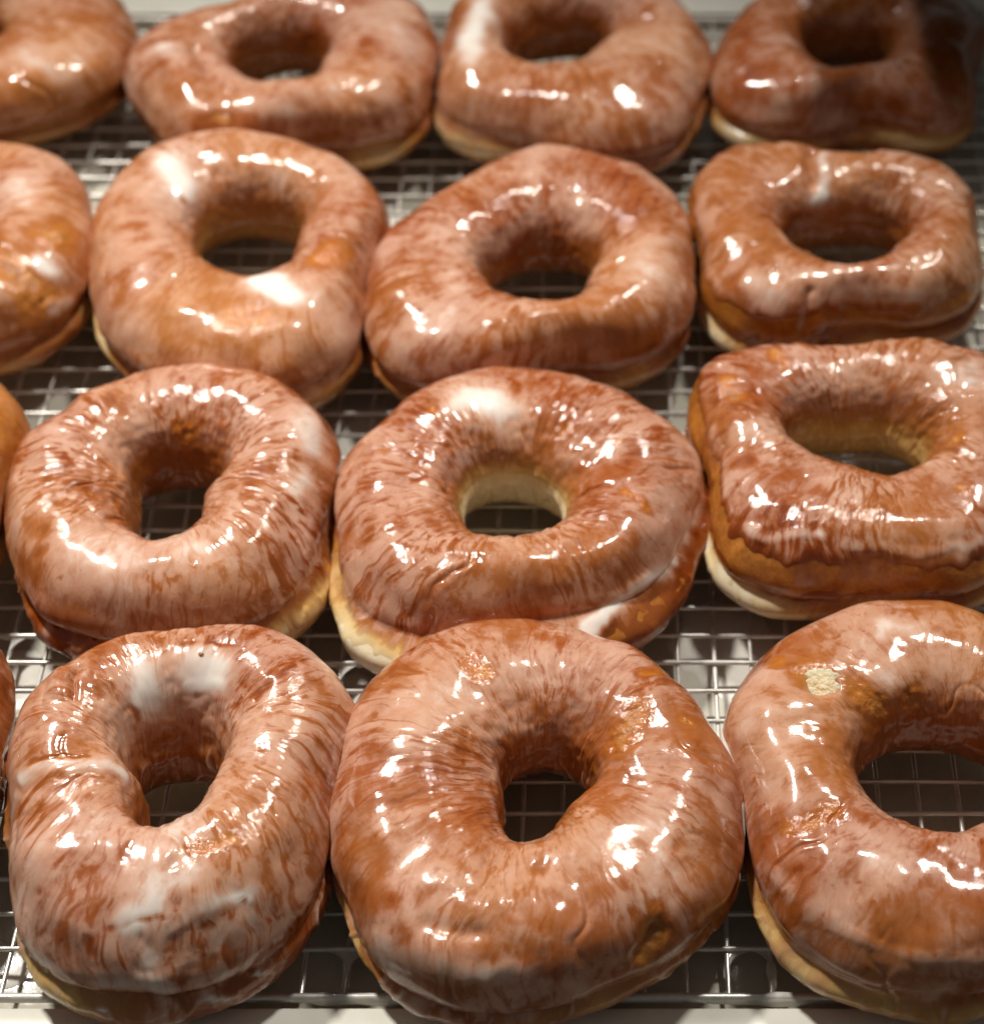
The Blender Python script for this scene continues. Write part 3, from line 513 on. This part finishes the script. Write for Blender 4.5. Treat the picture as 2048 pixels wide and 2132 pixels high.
# ------------------------------------------------------------------ cooling rack
rack = thing('cooling_rack', 'steel wire cooling rack with square mesh carrying all the doughnuts', 'cooling rack', (0, 0, 0))
XL, XR, YF, YB = -25.33, 15.67, -22.28, 20.3
rg = np.random.RandomState(3)
y = -22.0 + 1.0
while y < YB - .3:
    n = 60; xs = np.linspace(XL, XR, n)
    pts = np.stack([xs, y + .012 * np.sin(xs * .7 + y) + rg.normal() * .015 + 0 * xs, -.055 + .012 * np.sin(xs * .31 + y * 2)], -1)
    vv, ff = tube(pts, .066, 10); new_mesh('wire', vv, ff, M_STEEL, rack)
    y += 1.0
x = XL + 1.0
while x < XR - .3:
    n = 60; ys = np.linspace(YF - .02, YB, n)
    pts = np.stack([x + .015 * np.sin(ys * .5 + x) + 0 * ys, ys, -.145 + .01 * np.sin(ys * .4 + x)], -1)
    vv, ff = tube(pts, .060, 10); new_mesh('wire', vv, ff, M_STEEL, rack)
    x += 1.0
def round_rect(x0, x1, y0, y1, r, z, n=8):
    p = []
    for cx, cy, a0 in ((x1 - r, y0 + r, -90), (x1 - r, y1 - r, 0), (x0 + r, y1 - r, 90), (x0 + r, y0 + r, 180)):
        for k in range(n + 1):
            a = math.radians(a0 + 90 * k / n); p.append((cx + r * math.cos(a), cy + r * math.sin(a), z))
    return np.array(p)
def dense(p, step=.5):
    out = []
    for a, b in zip(p, np.roll(p, -1, 0)):
        n = max(1, int(np.linalg.norm(b - a) / step))
        out += [a + (b - a) * i / n for i in range(n)]
    return np.array(out)
vv, ff = tube(dense(round_rect(XL, XR, YF, YB, 1.0, -.10)), .115, 14, True)
new_mesh('frame_rod', vv, ff, M_STEEL, rack)
for fx in (XL + 1.4, XR - 1.4):
    for fy in (YF + .02, YB):
        vv, ff = tube([(fx - .5, fy, -.2), (fx - .45, fy, -.5), (fx - .2, fy, -.62), (fx + .2, fy, -.62), (fx + .45, fy, -.5), (fx + .5, fy, -.2)], .1, 10)
        new_mesh('foot', vv, ff, M_STEEL, rack)

# ------------------------------------------------------------------ tray and counter
tray = thing('baking_tray', 'shallow pale metal tray under the wire rack with a cream white rim', 'tray', (0, 0, -0.77))
def loop_tray(x0, x1, y0, y1):
    # section from the floor up the wall, over the rolled rim and down outside: (inset outward, z)
    sec = [(-1.2, -.745), (-.5, -.735), (-.16, -.69), (-.04, -.58), (0, -.4), (.02, -.10), (.05, -.03), (.12, .005), (.6, .02), (1.5, .015), (1.85, -.02), (2.0, -.2), (1.98, -.5)]
    V = []
    for o, zz in sec:
        V.append(dense_fixed(round_rect(x0 - o, x1 + o, y0 - o, y1 + o, 1.6 + o, zz, 10)))
    return np.array(V)
def dense_fixed(p): return p
L = loop_tray(-27.2, 17.4, -22.56, 20.62)
ns, nl = L.shape[:2]
F4 = grid_faces(ns, nl, False, True)
split = 6
new_mesh('wall', L[:split + 1].reshape(-1, 3) + [0, 0, 0.77], grid_faces(split + 1, nl, False, True)[:, ::-1], M_PAN, tray)
new_mesh('rim', L[split:].reshape(-1, 3) + [0, 0, 0.77], grid_faces(ns - split, nl, False, True)[:, ::-1], M_RIM, tray)
gx, gy = np.linspace(-26.5, 16.7, 130), np.linspace(-22.0, 19.9, 130)
GX, GY = np.meshgrid(gx, gy, indexing='ij')
pp = np.stack([GX, GY, .015 + .012 * noise(np.stack([GX * .3, GY * .3, 0 * GX], -1), 90.)], -1)
new_mesh('floor_plate', pp.reshape(-1, 3), grid_faces(130, 130, False, False), M_PAN, tray)
c = new_mesh('counter', [(-90, -60, 0), (70, -60, 0), (70, 70, 0), (-90, 70, 0)], [(0, 1, 2, 3)], M_COUNTER, loc=(0, 0, -.95))
tag(c, kind='structure')

# ------------------------------------------------------------------ runny icing under and on the rack
def puddle(cx, cy, r, seed, label, z=-.745, squash=1.0, h=.05):
    nu, nv = 90, 18
    u = np.linspace(0, 2 * np.pi, nu, endpoint=False); q = np.linspace(.01, 1, nv)
    rr = r * (1 + .42 * noise(np.stack([np.cos(u) * .9, np.sin(u) * .9, 0 * u], -1), seed) + .14 * noise(np.stack([np.cos(u) * 3, np.sin(u) * 3, 0 * u], -1), seed + 1))
    x = np.cos(u)[:, None] * rr[:, None] * q; yy = np.sin(u)[:, None] * rr[:, None] * q * squash
    hh = h * (1 - q[None] ** 6) ** .6 * np.ones((nu, 1)) - .03 * q[None] ** 12
    hh = hh * (1 + .3 * noise(np.stack([x, yy, 0 * x], -1), seed + 2))
    o = new_mesh('icing_puddle', np.stack([x, yy, hh], -1).reshape(-1, 3), grid_faces(nu, nv, True, False), M_ICING, loc=(cx, cy, z))
    tag(o, label, 'icing puddle', 'icing dripped onto the tray floor'); return o
puddle(-8.1, -2.4, 2.3, 201., 'large white icing puddle under the gap behind the two middle second row doughnuts', squash=.8)
puddle(3.0, -10.9, 1.5, 202., 'white icing puddle below the mesh beside the oval wrinkled doughnut', squash=1.1)
puddle(-16.3, -12.2, 1.3, 203., 'small icing puddle at the left edge below the mesh')
puddle(-6.9, -12.6, .8, 204., 'little icing puddle in the gap in front of the centre doughnut')
puddle(-15.0, -21.0, .9, 205., 'icing puddle in the front left corner of the view')
puddle(-8.1, 8.2, 1.5, 206., 'blurred icing puddle in the gap between the third and back rows')


# icing webs caught between the wires: a film filling one corner of a mesh cell, and beads on the crossings
def web(px, py, sx, sy, r, label):
    n = 18
    a = np.linspace(0, 1, n)
    # concave fillet between two wires meeting at a right angle
    rim_ = np.stack([sx * r * (1 - np.sin(a * np.pi / 2)) ** 1.0, sy * r * (1 - np.cos(a * np.pi / 2)) ** 1.0], -1)
    q = np.linspace(0, 1, 8)
    x = rim_[:, None, 0] * q[None]; yv = rim_[:, None, 1] * q[None]
    z = -.03 * np.sin(np.pi * q)[None] * np.ones((n, 1))
    top = np.stack([x, yv, z], -1); bot = np.stack([x, yv, z - .05], -1)
    V = np.concatenate([top.reshape(-1, 3), bot.reshape(-1, 3)])
    g = grid_faces(n, 8, False, False); m = n * 8
    F = [tuple(q_) for q_ in g] + [tuple(q_ + m)[::-1] for q_ in g]
    for i in range(n - 1):
        aa, bb = i * 8 + 7, (i + 1) * 8 + 7
        F.append((aa, aa + m, bb + m, bb))
    o = new_mesh('icing_web', V, F, M_FILM, loc=(px, py, -.07))
    tag(o, label, 'icing drip', 'icing caught on the rack wires'); return o
WEBS = [(-6.33, -21, 1, -1, .72, 'icing web at the front rod, left side of the middle front doughnut'),
        (-6.33, -21, -1, -1, .60, 'icing web at the front rod, right side of the bubble topped doughnut'),
        (2.67, -21, 1, -1, .62, 'icing web at the front rod between the middle and right front doughnuts'),
        (3.67, -21, -1, -1, .5, 'small icing web nearest the right front doughnut'),
        (-7.33, -12, 1, -1, .75, 'icing web in the small gap in front of the centre doughnut'),
        (-7.33, -12, -1, -1, .45, 'short icing web left of the one in front of the centre doughnut'),
        (-16.33, -11, 1, -1, .7, 'icing web on the wires at the left edge, in front of the round pinkish doughnut'),
        (-15.33, -11, -1, -1, .6, 'icing web facing another one at the left edge behind the front row'),
        (2.67, -9, 1, -1, .45, 'icing web on the wires left of the oval wrinkled doughnut'),
        (-15.33, 0, 1, -1, .5, 'blurred icing web on the bright wires behind the round pinkish doughnut'),
        (-16.33, -1, 1, -1, .5, 'blurred icing web between the left edge doughnuts'),
        (-8.33, 8, 1, -1, .5, 'blurred icing web in the gap between third and back rows')]
for wx, wy, sx_, sy_, r_, lb in WEBS:
    web(wx, wy, sx_, sy_, r_, lb)

def coat(p0, p1, r, seed, label):
    """runny icing that clings along a stretch of wire and hangs a little below it"""
    p0, p1 = np.array(p0, float), np.array(p1, float); n = 26
    q = np.linspace(0, 1, n); pts = p0 + (p1 - p0) * q[:, None]
    w_ = 1 + .35 * noise(np.stack([q * 5, 0 * q, 0 * q], -1), seed)
    pts[:, 2] -= .05 * np.sin(np.pi * q) * w_
    rad = r * w_ * np.clip(np.sin(np.pi * np.clip(q, .02, .98)) * 1.6, .1, 1)
    vv, ff = tube(pts, rad, 12)
    tag(new_mesh('icing_coat', vv, ff, M_FILM), label, 'icing drip', 'icing clinging along the rack wires')
coat((-6.33, -21.1, -.15), (-6.33, -22.1, -.2), .10, 301., 'icing strand hanging along the wire between the two left front doughnuts')
coat((3.67, -21.1, -.15), (3.72, -22.1, -.22), .11, 302., 'icing strand along the wire left of the right front doughnut')
coat((-7.6, -22.28, -.12), (-3.9, -22.28, -.12), .15, 303., 'icing smear along the front rod below the middle front doughnut')
coat((1.6, -22.28, -.12), (5.2, -22.28, -.12), .15, 304., 'icing smear along the front rod near the right front doughnut')
coat((-17.2, -22.28, -.12), (-14.6, -22.28, -.12), .15, 305., 'icing smear along the front rod at the left corner')
coat((-8.2, -12, -.06), (-6.4, -12, -.06), .09, 306., 'icing strand along the cross wire in front of the centre doughnut')
coat((-7.33, -12.1, -.15), (-7.33, -13.2, -.16), .09, 307., 'short icing strand below the cross wire in front of the centre doughnut')
coat((-17.2, -11, -.06), (-15.2, -11, -.06), .09, 308., 'icing strand along the cross wire at the left edge')
coat((2.67, -8.1, -.15), (2.67, -9.6, -.16), .09, 309., 'icing strand along the wire left of the oval wrinkled doughnut')
coat((-15.33, .2, -.15), (-15.33, -1.8, -.16), .09, 310., 'icing strand on the bright wires behind the round pinkish doughnut')
coat((-8.33, 9.2, -.15), (-8.33, 7.2, -.16), .09, 311., 'blurred icing strand in the gap between third and back rows')

def bridge(pts, r, label):
    pts = np.array(pts, float); m = 40
    i = np.linspace(0, len(pts) - 1, m); k = np.minimum(i.astype(int), len(pts) - 2); f_ = (i - k)[:, None]
    p = pts[k] * (1 - f_) + pts[k + 1] * f_
    rad = r * np.clip(np.sin(np.pi * np.linspace(.03, .97, m)) * 1.5, .05, 1) * (1 + .3 * noise(np.stack([np.linspace(0, 6, m), np.zeros(m), np.zeros(m)], -1), 55.))
    vv, ff = tube(p, rad, 12)
    tag(new_mesh('icing_bridge', vv, ff, M_FILM), label, 'icing bridge')
bridge([[-6.73, -15.52, 2.0], [-6.75, -16.67, 2.1], [-6.77, -17.81, 2.05], [-6.78, -19.04, 1.8], [-6.79, -19.52, 1.5]], .13, 'thin icing bridge in the seam between the two left front doughnuts')
bridge([[2.62, -15.98, 2.0], [2.83, -17.11, 2.1], [2.97, -18.34, 2.0], [3.06, -19.25, 1.7]], .11, 'thin icing bridge in the seam between the middle and right front doughnuts')


# ------------------------------------------------------------------ light
w = bpy.data.worlds.new('World'); scene.world = w; w.use_nodes = True
bg = w.node_tree.nodes['Background']; bg.inputs[0].default_value = (1.0, .97, .90, 1); bg.inputs[1].default_value = 0.1
def lamp(name, loc, target, power, size, col=(1, .93, .82)):
    l = bpy.data.lights.new(name, 'AREA'); l.shape = 'DISK'; l.size = size * S; l.energy = power; l.color = col
    o = bpy.data.objects.new(name, l); COL.objects.link(o)
    from mathutils import Vector
    o.location = Vector(loc) * S
    o.rotation_euler = (Vector(target) - Vector(loc)).to_track_quat('-Z', 'Y').to_euler()
    return o
def spot(name, loc, target, power, radius, angle, col=(1, .945, .86)):
    l = bpy.data.lights.new(name, 'SPOT'); l.shadow_soft_size = radius * S; l.energy = power; l.color = col
    l.spot_size = math.radians(angle); l.spot_blend = 1.0
    o = bpy.data.objects.new(name, l); COL.objects.link(o)
    from mathutils import Vector
    o.location = Vector(loc) * S
    o.rotation_euler = (Vector(target) - Vector(loc)).to_track_quat('-Z', 'Y').to_euler()
    return o
spot('lamp_key', (-58, 50, 120), (-15, -13, 0), 94.0, 6.5, 35)
spot('lamp_second', (30, 54, 122), (-9, -12, 0), 46.0, 6.5, 36)
# unseen dark board, added above the back right only to shade that corner
sv = [(x_, y_, z_) for z_ in (8.0, 8.8) for x_, y_ in ((7.8, 11.6), (45, 11.6), (45, 27), (7.8, 27))]
sf = [(3, 2, 1, 0), (4, 5, 6, 7), (0, 1, 5, 4), (1, 2, 6, 5), (2, 3, 7, 6), (3, 0, 4, 7)]
tag(new_mesh('shadow_blocker', sv, sf, M_BLOCKER, smooth=False), kind='structure')


# ------------------------------------------------------------------ camera
cam = bpy.data.cameras.new('camera'); co = bpy.data.objects.new('camera', cam); COL.objects.link(co)
cam.sensor_fit = 'VERTICAL'; cam.sensor_height = 24.0; cam.sensor_width = 24.0
cam.lens = 4293.0 / 2132.0 * 24.0
co.location = (0, -48.4 * S, 41.8 * S)
co.rotation_euler = (math.radians(90 - 44.8), 0, 0)
cam.shift_x = -256.0 / 2132.0
cam.clip_start = .01; cam.clip_end = 50
cam.dof.use_dof = True; cam.dof.focus_distance = 0.5; cam.dof.aperture_fstop = 7.5
scene.camera = co
vs = scene.view_settings
vs.view_transform = 'Standard'; vs.look = 'None'; vs.exposure = 0.0; vs.gamma = 1; vs.use_curve_mapping = False
scene.cycles.use_denoising = True
scene.cycles.max_bounces = 8
scene.cycles.caustics_reflective = False
scene.cycles.caustics_refractive = False
